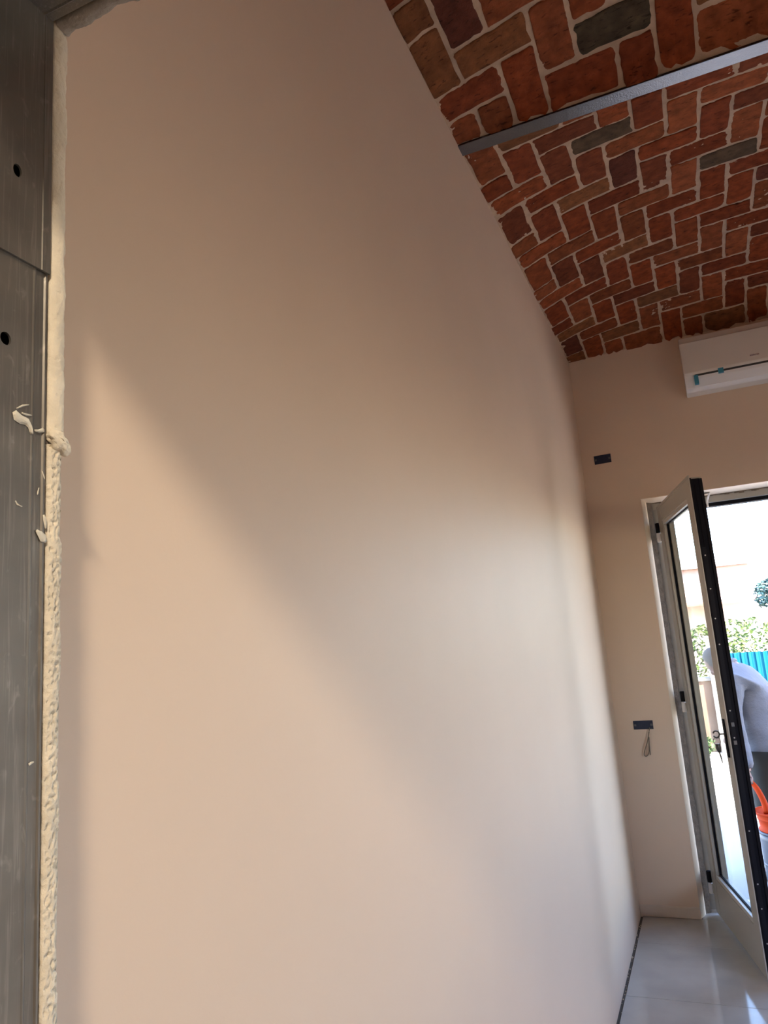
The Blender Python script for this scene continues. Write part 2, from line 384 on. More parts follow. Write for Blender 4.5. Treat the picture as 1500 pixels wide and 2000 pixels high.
def brick_mesh(x0, x1, y0, y1, rs, V, F, base):
    """one brick in plan coordinates, following the vault; appended to V, F"""
    cx, cy = (x0 + x1) / 2, (y0 + y1) / 2; hx, hy = (x1 - x0) / 2, (y1 - y0) / 2
    rad = min(hx, hy) * rs.uniform(.10, .42); pts = []
    skew = [rs.uniform(-.0035, .0035) for _ in range(8)]
    for q, (sx, sy) in enumerate(((1, 1), (-1, 1), (-1, -1), (1, -1))):
        r = rad * rs.uniform(.5, 1.2); ox, oy = cx + sx * (hx - r) + skew[q], cy + sy * (hy - r) + skew[q + 4]
        for k in range(4):
            a = math.pi / 2 * q + math.pi / 2 * k / 3
            pts.append((ox + r * math.cos(a), oy + r * math.sin(a)))
        # points along the side to the next corner, chipped in and out
        nx_, ny_ = ((0, 1), (-1, 0), (0, -1), (1, 0))[q]
        L_ = (hx if ny_ else hy) - rad
        for t in (.6, .2, -.2, -.6):
            ch = rs.choice((0, 0, .0008, -.0010, -.0028)) + rs.uniform(-.0010, .0010)
            sd = {0: t, 1: t, 2: -t, 3: -t}[q] * L_
            pts.append((cx + (sd if ny_ else nx_ * (hx + ch)), cy + (ny_ * (hy + ch) if ny_ else sd)))
    pts = [(x + rs.uniform(-.0012, .0012), y + rs.uniform(-.0012, .0012)) for x, y in pts]
    h = rs.uniform(.0012, .0052); tx, ty = rs.uniform(-.018, .018), rs.uniform(-.018, .018)
    n = len(pts)
    for ring, (sc, hh) in enumerate(((1.0, -.014), (1.0, h - .0022), (.93, h))):
        for x, y in pts:
            X, Y = cx + (x - cx) * sc, cy + (y - cy) * (sc if ring < 2 else 1 - (1 - sc) * hx / hy if hy > hx else sc)
            X = max(X, XL + .0005)
            N = nv(X, Y); P = Vector((X, Y, zv(X, Y)))
            k = hh + ((X - cx) * tx + (Y - cy) * ty if ring else 0)
            V.append(P + N * k)
    N = nv(cx, cy); V.append(Vector((cx, cy, zv(cx, cy))) + N * (h + rs.uniform(-.0006, .0012)))
    for r in range(2):
        for i in range(n):
            a, b = base + r * n + i, base + r * n + (i + 1) % n
            F.append((a, b, b + n, a + n))
    c = base + 3 * n
    for i in range(n): F.append((base + 2 * n + i, base + 2 * n + (i + 1) % n, c))

REDS = [(.215, .048, .016), (.235, .058, .020), (.19, .044, .017), (.21, .060, .022), (.25, .070, .027), (.165, .044, .019)]
TANS = [(.225, .095, .038), (.21, .080, .032), (.19, .076, .032)]
DARKS = [(.060, .045, .028), (.075, .045, .035)]
def lattice(bay):
    out = []
    if bay == 2:
        fx = lambda a: XL + .1146 * a; fy = lambda b: 2.665 + .1210 * b - .00008 * max(0, b - 8) ** 2
        y0, y1 = BEAM1 - .004, YB; sg = -1; ra = range(-2, 34); rb = range(-5, 18)
    else:
        fx = lambda a: -.457 + .1155 * a; fy = lambda b: 1.905 + .1225 * b
        y0, y1 = .47, BEAM0 + .004; sg = 1; ra = range(-3, 33); rb = range(-14, 5)
    for b in rb:
        for a in ra:
            k = (a + sg * b) % 4
            if k == 0: A = (a, a + 2, b, b + 1)
            elif k == 2 and bay == 1: A = (a, a + 1, b, b + 2)
            elif k == 2 and bay == 2: A = (a, a + 1, b - 1, b + 1)
            else: continue
            g = .0068
            x0, x1, yy0, yy1 = fx(A[0]) + g, fx(A[1]) - g, fy(A[2]) + g, fy(A[3]) - g
            x0, x1 = max(x0, XL - .002), min(x1, XR); yy0, yy1 = max(yy0, y0), min(yy1, y1)
            if x1 - x0 < .022 or yy1 - yy0 < .018: continue
            out.append((x0, x1, yy0, yy1, a, b, k))
    return out
SPECIAL = {(2, 3, -1): 'D', (2, 7, 3): 'D', (1, 4, 0): 'R', (1, 3, -3): 'O', (1, 3, 1): 'D', (1, 0, 0): 'T', (1, 2, 0): 'O', (1, -1, -2): 'R', (1, 1, 1): 'R', (1, 2, -2): 'T'}
rest = [[], []]; nb = 0
for bay in (2, 1):
    for (x0, x1, y0, y1, a, b, k) in lattice(bay):
        rs = random.Random(a * 131 + b * 977 + bay)
        near = x1 < .93 if bay == 2 else (x1 < .72 and y1 > 1.25)
        if near:
            V, F = [], []; brick_mesh(x0, x1, y0, y1, rs, V, F, 0)
            o = pyd('brick', V, F, M_BRICK, ceiling); nb += 1
            sp = SPECIAL.get((bay, a, b))
            r = rs.random()
            c = (DARKS[0] if bay == 1 else (.095, .062, .038)) if sp == 'D' else TANS[1] if sp == 'T' else REDS[4] if sp == 'O' else REDS[0] if sp == 'R' else (
                rs.choice(REDS) if r < .84 else rs.choice(TANS) if r < .965 else (.13, .040, .024))
            s = rs.uniform(.82, 1.15)
            o.color = (c[0] * s, c[1] * s, c[2] * s, 1)
        else:
            brick_mesh(x0, x1, y0, y1, rs, rest[0], rest[1], len(rest[0]))
o = pyd('distant_bricks', *rest, M_BRICK, ceiling); o.color = (.215, .062, .025, 1); tag(o, kind='stuff')

# steel beam carrying the two vaults
bm = bmesh.new()
box('', (XL - .05, BEAM0, ZS - .006), (XR + .05, BEAM1, ZS + .002), into=bm, bevel=.0018)
box('', (XL - .05, 2.2935, ZS), (XR + .05, 2.2995, ZS + .12), into=bm)
box('', (XL - .05, BEAM0, ZS + .12), (XR + .05, BEAM1, ZS + .128), into=bm)
tag(bmobj('ceiling_beam', bm, M_BEAM), 'black hammered-enamel steel beam crossing the brick vaulted ceiling', 'beam', kind='thing')

# ---------------------------------------------------------------- steel door frame (near left)
frame = empty('steel_door_frame', (JX, .30, 0), 'grey galvanised steel door frame with screw holes at the left edge', 'door frame')
def holes(o, pts):
    """real holes cut through a sheet facing +X"""
    bm = bmesh.new()
    for (y, z, ry, rz) in pts:
        mt = Matrix.Translation((JX - .01, y, z)) @ Matrix.Rotation(math.pi / 2, 4, 'Y') @ Matrix.Diagonal((rz, ry, 1, 1))
        bmesh.ops.create_cone(bm, cap_ends=True, segments=28, radius1=1, radius2=1, depth=.06, matrix=mt)
    me = bpy.data.meshes.new('c'); bm.to_mesh(me); bm.free(); c = bpy.data.objects.new('c', me); COL.objects.link(c)
    md = o.modifiers.new('b', 'BOOLEAN'); md.operation = 'DIFFERENCE'; md.object = c; md.solver = 'EXACT'
    bpy.context.view_layer.update()
    ev = o.evaluated_get(bpy.context.evaluated_depsgraph_get()); nm = bpy.data.meshes.new_from_object(ev)
    o.modifiers.clear(); o.data = nm; bpy.data.objects.remove(c); bpy.data.meshes.remove(me)
SEAM = 1.8555
# lower sheet: profile in XY, a shallow fold before the edge
lo_prof = [(JX - .003, Y0), (JX + .0, Y0), (JX, .4240), (JX + .0012, .4262), (JX + .0012, .4282), (JX - .0016, .4305), (JX - .0016, .4415), (JX + .0004, .4435), (JX + .0004, .4475), (JX - .010, .4475), (JX - .010, .4460), (JX - .0030, .4455)]
def sheet(name, yedge, x, z0, z1, fold):
    p = [(x - .0022, Y0), (x, Y0)]
    if fold: p += [(x, yedge - .0155), (x + .0006, yedge - .0143), (x + .0006, yedge - .0133), (x - .0010, yedge - .0115), (x - .0010, yedge - .0032), (x + .0002, yedge - .0018), (x + .0002, yedge)]
    else: p += [(x, yedge - .0100), (x + .0007, yedge - .0090), (x, yedge - .0078), (x, yedge)]
    p += [(x - .009, yedge), (x - .009, yedge - .0012), (x - .0022, yedge - .0020)]
    return prism(name, p, 2, z0, z1, M_STEEL, frame)
s1 = sheet('jamb_sheet', .4478, JX - .0016, 1.0, SEAM + .02, True); holes(s1, [(.4065, 1.779, .0052, .0056)])
s2 = sheet('jamb_sheet', .4485, JX + .0010, SEAM, HZ + .002, False); holes(s2, [(.4120, 1.9365, .0044, .0060)])
sheet('jamb_sheet', .4478, JX - .0016, 0.0, 1.0, True)
box('hole_shade_box', (JX - .029, Y0 + .005, 0), (JX - .024, Y1 - .003, HZ), M_DARK, frame)  # added near-black box, stands in for shade inside the screw holes
box('gap_shade_strip', (JX - .014, .4440, 0), (JX - .006, Y1 + .004, HZ), M_DARK, frame)  # dark strip painted as the shade between steel and plaster
prism('header_sheet', [(Y0, HZ + .003), (Y0, HZ), (Y1 - .012, HZ), (Y1 - .0105, HZ - .001), (Y1 - .009, HZ), (Y1 - .001, HZ), (Y1 - .001, HZ + .003)], 0, JX, JXR, M_STEEL, frame)
prism('jamb_sheet', [(JXR, Y0), (JXR, Y1), (JXR + .003, Y1), (JXR + .003, Y0)], 2, 0, HZ, M_STEEL, frame)
# dried plaster spatters on the steel
M_SPLASH = mat('white_plaster_spatter', (.70, .66, .56), .8, bump=.6, bscale=500)
def splash(pts, w, thick, seed, name='plaster_spatter', x=None):
    """a raised streak following points (y,z) on the jamb"""
    bm = bmesh.new(); x = JX - .0012 if x is None else x
    n = len(pts); ringL, ringR, top = [], [], []
    for i, (y, z) in enumerate(pts):
        a = pts[max(i - 1, 0)]; b = pts[min(i + 1, n - 1)]; d = Vector((b[0] - a[0], b[1] - a[1])).normalized(); q = Vector((-d.y, d.x))
        ww = w[i]; j = 1 + .35 * math.sin(seed + i * 2.3)
        ringL.append(bm.verts.new((x, y + q.x * ww * j, z + q.y * ww * j))); ringR.append(bm.verts.new((x, y - q.x * ww, z - q.y * ww)))
        top.append((bm.verts.new((x + thick, y + q.x * ww * .45, z + q.y * ww * .45)), bm.verts.new((x + thick * .8, y - q.x * ww * .5, z - q.y * ww * .5))))
    for i in range(n - 1):
        bm.faces.new((ringL[i], ringL[i + 1], top[i + 1][0], top[i][0])); bm.faces.new((top[i][0], top[i + 1][0], top[i + 1][1], top[i][1]))
        bm.faces.new((top[i][1], top[i + 1][1], ringR[i + 1], ringR[i]))
    for e in (0, n - 1): bm.faces.new((ringL[e], top[e][0], top[e][1], ringR[e]))
    bmesh.ops.subdivide_edges(bm, edges=bm.edges[:], cuts=1, use_grid_fill=True)
    bmesh.ops.smooth_vert(bm, verts=bm.verts[:], factor=.4)
    for v in bm.verts: v.co += Vector((abs(fbm(v.co.y * 900, v.co.z * 900, seed)) * thick * .3, .0002 * fbm(v.co.y * 800, v.co.z * 800, seed + 3), .0002 * fbm(v.co.y * 800, v.co.z * 800, seed + 6)))
    return bmobj(name, bm, M_SPLASH, frame, True)
def jp(px, py):                                # pixel -> (y, z) on the jamb plane
    a, b = (px - 750) / FPX, (1000 - py) / FPX
    r = _R * a + _U * b + _f; t = (JX - 0) / r.x
    return (r.y * t, 1.5 + r.z * t)
def pw(v): return [q * .00050 for q in v]      # half widths in pixels -> metres on the jamb
splash([jp(*p) for p in ((29, 803), (34, 812), (43, 818), (54, 824), (60, 834), (63, 848))], pw([4, 9, 9, 6, 4, 2]), .0022, 1)
splash([jp(*p) for p in ((44, 806), (53, 809), (63, 811))], pw([1.5, 2, 1]), .001, 2)
splash([jp(*p) for p in ((34, 797), (46, 792), (58, 790))], pw([1, 1.5, .8]), .0006, 12)
splash([jp(*p) for p in ((69, 840), (77, 841), (87, 840))], pw([1.5, 3, 3.5]), .001, 3)
splash([jp(*p) for p in ((73, 1035), (80, 1042), (86, 1052), (91, 1058))], pw([2, 6, 7, 2]), .0012, 4)
splash([jp(*p) for p in ((91, 1032), (90, 1015), (87, 1005))], pw([2, 3, 2]), .0009, 5)
splash([jp(*p) for p in ((32, 978), (36, 985), (45, 989))], pw([.8, 1.5, 1]), .0006, 6)
splash([jp(*p) for p in ((58, 1494), (62, 1491), (67, 1488))], pw([1.8, 2.2, 1.6]), .0008, 7)
splash([jp(*p) for p in ((84, 920), (87, 928), (89, 936))], pw([.5, 1, .6]), .0005, 8)
splash([jp(*p) for p in ((78, 952), (76, 960), (75, 966))], pw([.6, 1.2, .7]), .0005, 9)

# ---------------------------------------------------------------- far door: reveal, frame, leaves
# splayed plaster reveal + raw mortar strip on the left jamb and under the lintel
RY = 4.70
prism('plaster_reveal', [(DX0 - .001, YB - .001), (DX0 + .018, YB + .055), (DX0 + .023, YB + .085), (DX0 - .001, YB + .085)], 2, .0, DZ + .001, M_REVEAL, wall_back)
prism('plaster_reveal', [(DX1 + .001, YB - .001), (DX1 - .018, YB + .055), (DX1 - .023, YB + .085), (DX1 + .001, YB + .085)], 2, .0, DZ + .001, M_REVEAL, wall_back)
prism('plaster_reveal', [(YB - .001, DZ + .001), (YB + .12, DZ - .014), (YB + .12, DZ + .004), (YB, DZ + .004)], 0, DX0 - .001, DX1 + .001, M_REVEAL, wall_back)
def raw_strip(side):
    n = 300; V = []; nb_ = 5
    for i in range(n + 1):
        z = DZ * i / n
        for j in range(nb_ + 1):
            t = j / nb_; w = .030 + .007 * fbm(z * 9, 3, side) + .004 * fbm(z * 40, 3, side)
            x = DX0 + .020 + t * w; y = YB + .082 + t * .028 + .004 * fbm(z * 60, t * 6, 1)
            if side: x = DX1 - .020 - t * w
            V.append((x, y, z))
    return V, grid(nb_, n)
pyd('raw_mortar_strip', *raw_strip(0), M_RAW, wall_back, True)
pyd('raw_mortar_strip', *raw_strip(1), M_RAW, wall_back, True)
bm = bmesh.new()
for i in range(120):
    x = DX0 + .03 + (DX1 - DX0 - .06) * i / 120; w = abs(fbm(x * 12, 8, 0)) * .012 + .0015
    box('', (x, YB + .112, DZ - .015 - w), (x + (DX1 - DX0) / 118, YB + .125, DZ - .004), into=bm)
bmobj('raw_mortar_strip', bm, M_RAW, wall_back)

FR = struct(box('trim_1', (DX0 + .045, 4.705, 0), (DX0 + .105, 4.775, 2.29), M_ALU, bevel=.002), 'grey aluminium outer frame of the glass door')
box('frame_stile', (DX0 + .010, 4.722, 0), (DX0 + .05, 4.78, 2.29), M_ALU, FR)
box('frame_stile', (DX1 - .105, 4.705, 0), (DX1 - .045, 4.775, 2.29), M_ALU, FR, bevel=.002)
box('frame_header', (DX0 + .045, 4.700, 2.247), (DX1 - .045, 4.775, 2.292), M_ALU, FR, bevel=.002)
box('frame_header', (DX0 + .105, 4.722, 2.226), (DX1 - .105, 4.775, 2.250), M_EDGE, FR)
box('rebate_strip', (DX0 + .100, 4.728, 0), (DX0 + .120, 4.775, 2.25), M_EDGE, FR)
box('rebate_strip', (DX1 - .120, 4.728, 0), (DX1 - .100, 4.775, 2.25), M_EDGE, FR)
box('sill', (DX0 + .045, 4.700, -.01), (DX1 - .045, 4.90, .012), mat('pale_stone_sill', (.75, .74, .72), .4), FR, bevel=.003)

def leaf(name, hx, hy, ang, W_, mirror=False, label=None):
    """local frame: u along leaf from hinge, v = thickness (room side negative), w up"""
    root = empty(name, (hx, hy, 0), kind='structure', rz=ang)
    if label: root['label'] = label
    sg = -1 if mirror else 1
    def B(nm, u0, u1, v0, v1, z0, z1, m, bev=.0015, parent=None):
        lo = (min(u0 * sg, u1 * sg), v0, z0); hi = (max(u0 * sg, u1 * sg), v1, z1)
        o = box(nm, lo, hi, m, None, bevel=bev); o.parent = root if parent is None else parent; return o
    T = .060; ZT = 2.245
    # stiles & rails
    B('stile', .0, .088, 0, T, .018, ZT, M_ALU)
    B('stile', W_ - .088, W_ - .004, 0, T, .018, ZT, M_ALU)
    B('overlap_flange', W_ - .002, W_ + .010, -.002, .004, .018, ZT + .010, M_ALU, .0008)
    B('overlap_flange', .0, W_, -.002, .002, ZT - .004, ZT + .010, M_ALU, .0008)
    B('rail', .088, W_ - .088, .001, T - .001, ZT - .088, ZT, M_ALU)
    B('rail', .088, W_ - .088, .001, T - .001, .018, .205, M_ALU)
    # glazing beads (horizontal ones paler: light on them put into the colour) and gaskets
    B('glazing_bead', .088, W_ - .088, .006, .026, .204, .226, M_ALUL)
    B('glazing_bead', .088, W_ - .088, .006, .026, ZT - .110, ZT - .087, M_ALUL)
    B('glazing_bead', .087, .104, .006, .026, .226, ZT - .110, M_ALU)
    B('glazing_bead', W_ - .104, W_ - .087, .006, .026, .226, ZT - .110, M_ALU)
    B('gasket', .104, .110, .022, .032, .226, ZT - .110, M_BLACK, .0005)
    B('gasket', W_ - .110, W_ - .104, .022, .032, .226, ZT - .110, M_BLACK, .0005)
    B('gasket', .104, W_ - .104, .022, .032, .226, .232, M_BLACK, .0005)
    B('gasket', .104, W_ - .104, .022, .032, ZT - .116, ZT - .110, M_BLACK, .0005)
    B('back_frame', .070, .120, .034, T + .002, .20, ZT - .085, M_ALU)
    B('back_frame', W_ - .112, W_ - .070, .034, T + .002, .20, ZT - .085, M_ALU)
    B('back_frame', .120, W_ - .112, .034, T + .002, .190, .214, M_ALU)
    B('back_frame', .120, W_ - .112, .034, T + .002, ZT - .104, ZT - .08, M_ALU)
    B('glass_pane', .100, W_ - .100, .027, .031, .215, ZT - .105, M_GLASS, 0)
    # free edge: black lock channel between two bronze ribs
    B('edge_channel', W_ - .006, W_ + .001, .010, .050, .02, ZT - .008, M_BLACK, .0006)
    B('edge_rib', W_ - .006, W_ + .006, .004, .012, .02, ZT - .004, M_EDGE, .0006)
    B('edge_rib', W_ - .006, W_ + .004, .026, .030, 1.9, ZT - .010, M_EDGE, .0006)
    B('edge_rib', W_ - .006, W_ + .005, .048, .062, .02, ZT - .010, M_EDGE, .0006)
    lk = B('lock_plate', W_ + .0008, W_ + .002, .014, .032, .04, 1.90, mat('dark_lock_steel', (.008, .008, .014), .6, spec=.2), .0003)
    for z in (1.86, 1.70, 1.56, 1.44, 1.14, 1.02, .62, .40, .30, .16):
        bm = bmesh.new(); bmesh.ops.create_cone(bm, cap_ends=True, segments=14, radius1=.0036, radius2=.003, depth=.002,
            matrix=Matrix.Translation(((W_ + .0026) * sg, .0225, z)) @ Matrix.Rotation(math.pi / 2 * sg, 4, 'Y'))
        o = bmobj('screw', bm, M_STEELB); o.parent = lk; o.matrix_parent_inverse = Matrix()
    B('latch_bolt', W_ - .002, W_ + .010, .016, .030, 1.070, 1.088, M_LOCK, .001)
    B('dead_bolt', W_ - .002, W_ + .006, .016, .030, .990, 1.008, M_LOCK, .001)
    B('handle_plate', W_ - .055, W_ - .030, -.006, 0.0, .93, 1.10, M_EDGE, .001)
    # hinges
    for z in (2.10, 1.12, .16):
        for k, (z0, z1, m_, r) in enumerate(((z + .002, z + .060, M_EDGE, .0105), (z - .055, z, M_HINGE, .0105))):
            bm = bmesh.new(); bmesh.ops.create_cone(bm, cap_ends=True, segments=20, radius1=r * 1.25, radius2=r * 1.25, depth=z1 - z0,
                matrix=Matrix.Translation((-.010 * sg, -.008, (z0 + z1) / 2)))
            bmesh.ops.bevel(bm, geom=[e for e in bm.edges if abs(e.verts[0].co.z - e.verts[1].co.z) < 1e-5], offset=.002, segments=2, affect='EDGES')
            o = bmobj('hinge', bm, m_); o.parent = root
        B('hinge_plate', -.004, .030, -.003, .0, z - .05, z - .004, M_ALU, .0008)
    return root
ANG = math.atan2(3.832 - 4.66, .027 + .165)
door1 = leaf('door_1', -.165, 4.66, ANG, .85, label='open left glass door leaf with taupe aluminium frame')
door2 = leaf('door_2', 1.30, 4.66, math.radians(78), .70, mirror=True, label='open right glass door leaf outside the frame edge')

# keys: one in the lock, one hanging below
Ml = door1.matrix_basis
keys = empty('key_bunch', tuple(Ml @ Vector((.815, -.02, 1.03))), 'small bunch of keys hanging in the lock of the open glass door', 'keys')
M_KEY = mat('dull_key_metal', (.10, .09, .08), .4, metal=.8)
K = lambda u, v, z: tuple(Ml @ Vector((u, v, z)))
tube('key', [K(.815, .002, 1.035), K(.815, -.022, 1.035), K(.815, -.030, 1.035)], [.003, .003, .003], M_KEY, keys, sub=1)
tube('key_bow', [K(.815, -.030, 1.035), K(.815, -.036, 1.047), K(.815, -.050, 1.049), K(.815, -.058, 1.040)], [.0035] * 4, M_KEY, keys)
tube('key_bow', [K(.815, -.030, 1.035), K(.815, -.036, 1.023), K(.815, -.048, 1.020), K(.815, -.057, 1.028)], [.0035] * 4, M_KEY, keys)
tube('key_ring', [K(.815 + .002 * math.cos(a), -.046 + .015 * math.cos(a), 1.005 + .017 * math.sin(a)) for a in [2 * math.pi * i / 16 for i in range(17)]], .0014, M_KEY, keys, sub=1)
lathe_pts = [(.000, -.0025), (.013, -.0025), (.0135, 0), (.013, .0025), (.000, .0025)]
tube('key', [K(.815, -.046, .992), K(.815, -.045, .975), K(.815, -.043, .955)], [.010, .011, .006], M_KEY, keys, sub=2, seg=10)
tube('key', [K(.815, -.043, .958), K(.815, -.038, .925), K(.815, -.036, .908)], [.0035, .003, .0018], M_KEY, keys, sub=2)

# ---------------------------------------------------------------- air conditioner on the far wall
ax0, ax1, az0, az1 = .096, .916, 2.856, 3.190
ac = empty('air_conditioner', (.50, YB, az0), 'white split air conditioner unit high on the far wall under the bricks', 'air conditioner')
prof = [(YB - .001, az0 + .012), (YB - .001, az1), (YB - .105, az1), (YB - .150, az1 - .012), (YB - .166, az1 - .05), (YB - .172, az0 + .10), (YB - .168, az0 + .083), (YB - .158, az0 + .060), (YB - .135, az0 + .022), (YB - .110, az0 + .004), (YB - .03, az0)]
# scale depth so the front silhouette sits on the measured lines
prism('body', prof, 0, ax0, ax1, M_ACW, ac, bevel=.003)
pp = [(YB - .1675, az1 - .046), (YB - .1740, az1 - .052), (YB - .1800, az0 + .100), (YB - .1765, az0 + .086), (YB - .166, az0 + .088)]
prism('front_panel', pp, 0, ax0 + .004, ax1 - .004, M_ACW, ac, bevel=.0012)
prism('louver_gap', [(YB - .163, az0 + .086), (YB - .1755, az0 + .086), (YB - .1725, az0 + .076), (YB - .158, az0 + .076)], 0, ax0 + .055, ax1 - .055, M_ACD, ac)
prism('louver', [(YB - .1565, az0 + .074), (YB - .1715, az0 + .076), (YB - .1660, az0 + .060), (YB - .142, az0 + .018), (YB - .130, az0 + .020)], 0, ax0 + .045, ax1 - .045, mat('pale_louver_plastic', (.76, .73, .70), .3), ac, bevel=.001)
def tape(x, w, z0, z1):
    box('tape', (x, YB - .1835, z0), (x + w, YB - .176, z1), M_TAPE, ac, bevel=.0008)
tag(box('tape', (ax0 + .050, YB - .178, az0 + .030), (ax0 + .072, YB - .150, az0 + .082), M_TAPE, ac, bevel=.001), 'strip of blue tape')
tag(box('tape', (ax0 + .178, YB - .184, az0 + .066), (ax0 + .206, YB - .165, az0 + .094), M_TAPE, ac, bevel=.001), 'strip of blue tape')
M_LOGO = mat('greyish_mark', (.36, .27, .27), .5)
lg = bmesh.new()
x = ax0 + .348
for i, w in enumerate((.007, .005, .006, .005, .004, .006, .005)):
    box('', (x, YB - .1805, az0 + .127 - .0005 * (i % 2)), (x + w, YB - .1785, az0 + .1345 + .0006 * (i % 3)), into=lg); x += w + .0014
bmobj('logo_mark', lg, M_LOGO, ac)

# ---------------------------------------------------------------- flush junction boxes
def jbox(x0, z0, x1, z1, label, tilt):
    cx, cz = (x0 + x1) / 2, (z0 + z1) / 2; w, h = (x1 - x0) / 2, (z1 - z0) / 2
    r = empty('junction_box', (cx, YB, cz), label, 'electrical box', 'flush boxes in the far wall')
    Mx = Matrix.Translation((cx, YB, cz)) @ Matrix.Rotation(tilt, 4, 'Y')
    bm = bmesh.new()
    for a, b in (((-w, -.0035, -h), (w, .01, -h + .004)), ((-w, -.0035, h - .004), (w, .01, h)), ((-w, -.0035, -h + .004), (-w + .004, .01, h - .004)), ((w - .004, -.0035, -h + .004), (w, .01, h - .004))):
        box('', a, b, into=bm, M=Mx)
    bmobj('rim', bm, M_NAVY, r)
    box('back_plate', (-w, -.0012, -h), (w, .008, h), M_NAVY, r, M=Mx)
    for s in (-1, 1):
        box('screw_lug', (s * w - .006, -.0045, -.006), (s * w + .006, -.0015, .006), mat('worn_lug', (.10, .10, .11), .5), r, M=Mx @ Matrix.Translation((-s * .009, 0, 0)), bevel=.001)
    return r
jbox(-.4765, 2.556, -.3775, 2.609, 'upper dark navy flush wall box high left of the glass door', math.radians(-.6))
jbox(-.4560, .987, -.3500, 1.034, 'lower dark navy flush wall box with a wire loop below', 0)
cab = tube('cable', [(-.372, YB - .004, .996), (-.376, YB - .012, .972), (-.392, YB - .014, .92), (-.415, YB - .012, .865), (-.417, YB - .012, .845), (-.405, YB - .012, .842), (-.392, YB - .012, .862),
                     (-.386, YB - .014, .90), (-.380, YB - .016, .945), (-.384, YB - .015, .90), (-.386, YB - .013, .848)], .0026, M_WIRE, None, seg=8, sub=6)
tag(cab, 'grey wire loop hanging from the lower wall box', 'cable')
wr = empty('cable_stub', (.115, YB + .06, DZ), 'short white cable stub hanging from the door lintel', 'cable')
tube('wire', [(.135, YB + .055, DZ - .004), (.130, YB + .060, DZ - .02), (.122, YB + .085, DZ - .035), (.116, YB + .100, DZ - .055), (.116, YB + .104, DZ - .085)], .0055, M_WIREW, wr)
tube('wire', [(.138, YB + .056, DZ - .008), (.105, YB + .040, DZ - .012), (.075, YB + .060, DZ - .012)], [.003, .005, .002], M_WIRE, wr)

# ---------------------------------------------------------------- room behind the photographer
M_OLD = mat('old_room_plaster', (.50, .43, .36), .9, bump=.4, bscale=30)
WX0, WX1, WZ0, WZ1 = 1.02, 1.50, 3.56, 3.98
bm = bmesh.new()
for a, b in (((-1.1, -2.32, -.06), (WX0, -2.2, 4.3)), ((WX1, -2.32, -.06), (XR + .1, -2.2, 4.3)), ((WX0, -2.32, -.06), (WX1, -2.2, WZ0)), ((WX0, -2.32, WZ1), (WX1, -2.2, 4.3))):
    box('', a, b, into=bm)
struct(bmobj('wall_rear', bm, M_OLD))
struct(box('wall_rear_left', (-1.1, -2.2, -.06), (-1.0, Y0, 4.3), M_OLD))
struct(box('wall_rear_right', (XR, -2.2, -.06), (XR + .1, Y0, 4.3), M_OLD))
struct(box('ceiling_rear', (-1.2, -2.4, 4.2), (XR + .2, Y0 + .3, 4.35), M_OLD))
struct(box('window_1', (WX0, -2.29, WZ0), (WX1, -2.27, WZ1), mat('frosted_pane', (.85, .85, .82), .5)))

# ---------------------------------------------------------------- outside
G = -.20
M_PAVE = mat('pale_paving', (.42, .40, .37), .8, vary=.06, vscale=2)
ground = struct(box('ground', (-25, 4.88, G - .1), (30, 45, G), M_PAVE))
struct(box('trim_2', (-25, 10.62, G), (30, 10.72, G + .003), mat('grey_drain_strip', (.09, .09, .09), .8)), 'grey drain strip across the paving')
# pink house with a terracotta lower storey
house = empty('pink_house', (-4, 20, G), 'pale pink house with a terracotta ground floor beyond the hedge', 'building')
box('wall', (-9, 20, 2.2), (1.15, 26, 3.08), mat('pale_pink_render', (.36, .27, .25), .9), house)
box('ground_floor_wall', (-9, 20.15, G), (1.0, 25.9, 2.2), mat('terracotta_render', (.50, .40, .34), .9), house)
box('eave', (-9.2, 19.8, 3.06), (1.3, 26.2, 3.12), mat('dark_eave', (.2, .19, .18), .8), house)
prism('roof', [(-9.2, 3.12), (1.3, 3.12), (-.9, 3.42), (-7.0, 3.42)], 1, 19.8, 26.2, mat('pale_roof', (.42, .42, .40), .9), house)
prism('canopy', [(19.3, 2.17), (20.1, 2.26), (20.1, 2.22), (19.3, 2.13)], 0, -3, 1.25, mat('orange_canopy', (.35, .14, .07), .8), house)

def leaves(n, center, rad, size, seed, shape=None):
    rs = random.Random(seed); V, F = [], []
    for i in range(n):
        while True:
            p = Vector((rs.uniform(-1, 1), rs.uniform(-1, 1), rs.uniform(-1, 1)))
            if shape == 'box' or p.length < 1: break
        if shape != 'box' and p.length < .55: p *= 1.5
        p = Vector((center[0] + p.x * rad[0], center[1] + p.y * rad[1], center[2] + p.z * rad[2]))
        p += Vector((fbm(p.x * 1.7, p.y, p.z) * .14, 0, fbm(p.x * 2.3, p.z, 4) * .12))
        if p.z < G: continue
        a = Vector((rs.gauss(0, 1), rs.gauss(0, 1), rs.gauss(0, .6))).normalized(); b = a.cross(Vector((rs.gauss(0, 1), rs.gauss(0, 1), rs.gauss(0, 1)))).normalized()
        s = size * rs.uniform(.6, 1.3); k = len(V); c = a.cross(b) * s * .18
        V += [p - a * s, p + b * s * .45 + c, p + a * s, p - b * s * .45 + c, p]
        F += [(k, k + 1, k + 4), (k + 1, k + 2, k + 4), (k + 2, k + 3, k + 4), (k + 3, k, k + 4)]
    return V, F
M_LEAFY = mat('yellow_green_leaf', (.050, .085, .014), .6, vary=.5, vscale=3)
M_LEAFD = mat('blue_green_leaf', (.012, .045, .045), .6, vary=.5, vscale=2)
M_BARK = mat('bark', (.10, .07, .05), .9)
hedge = empty('hedge', (2, 14.2, G), 'yellow green leafy hedge rising behind the blue fence', 'hedge')
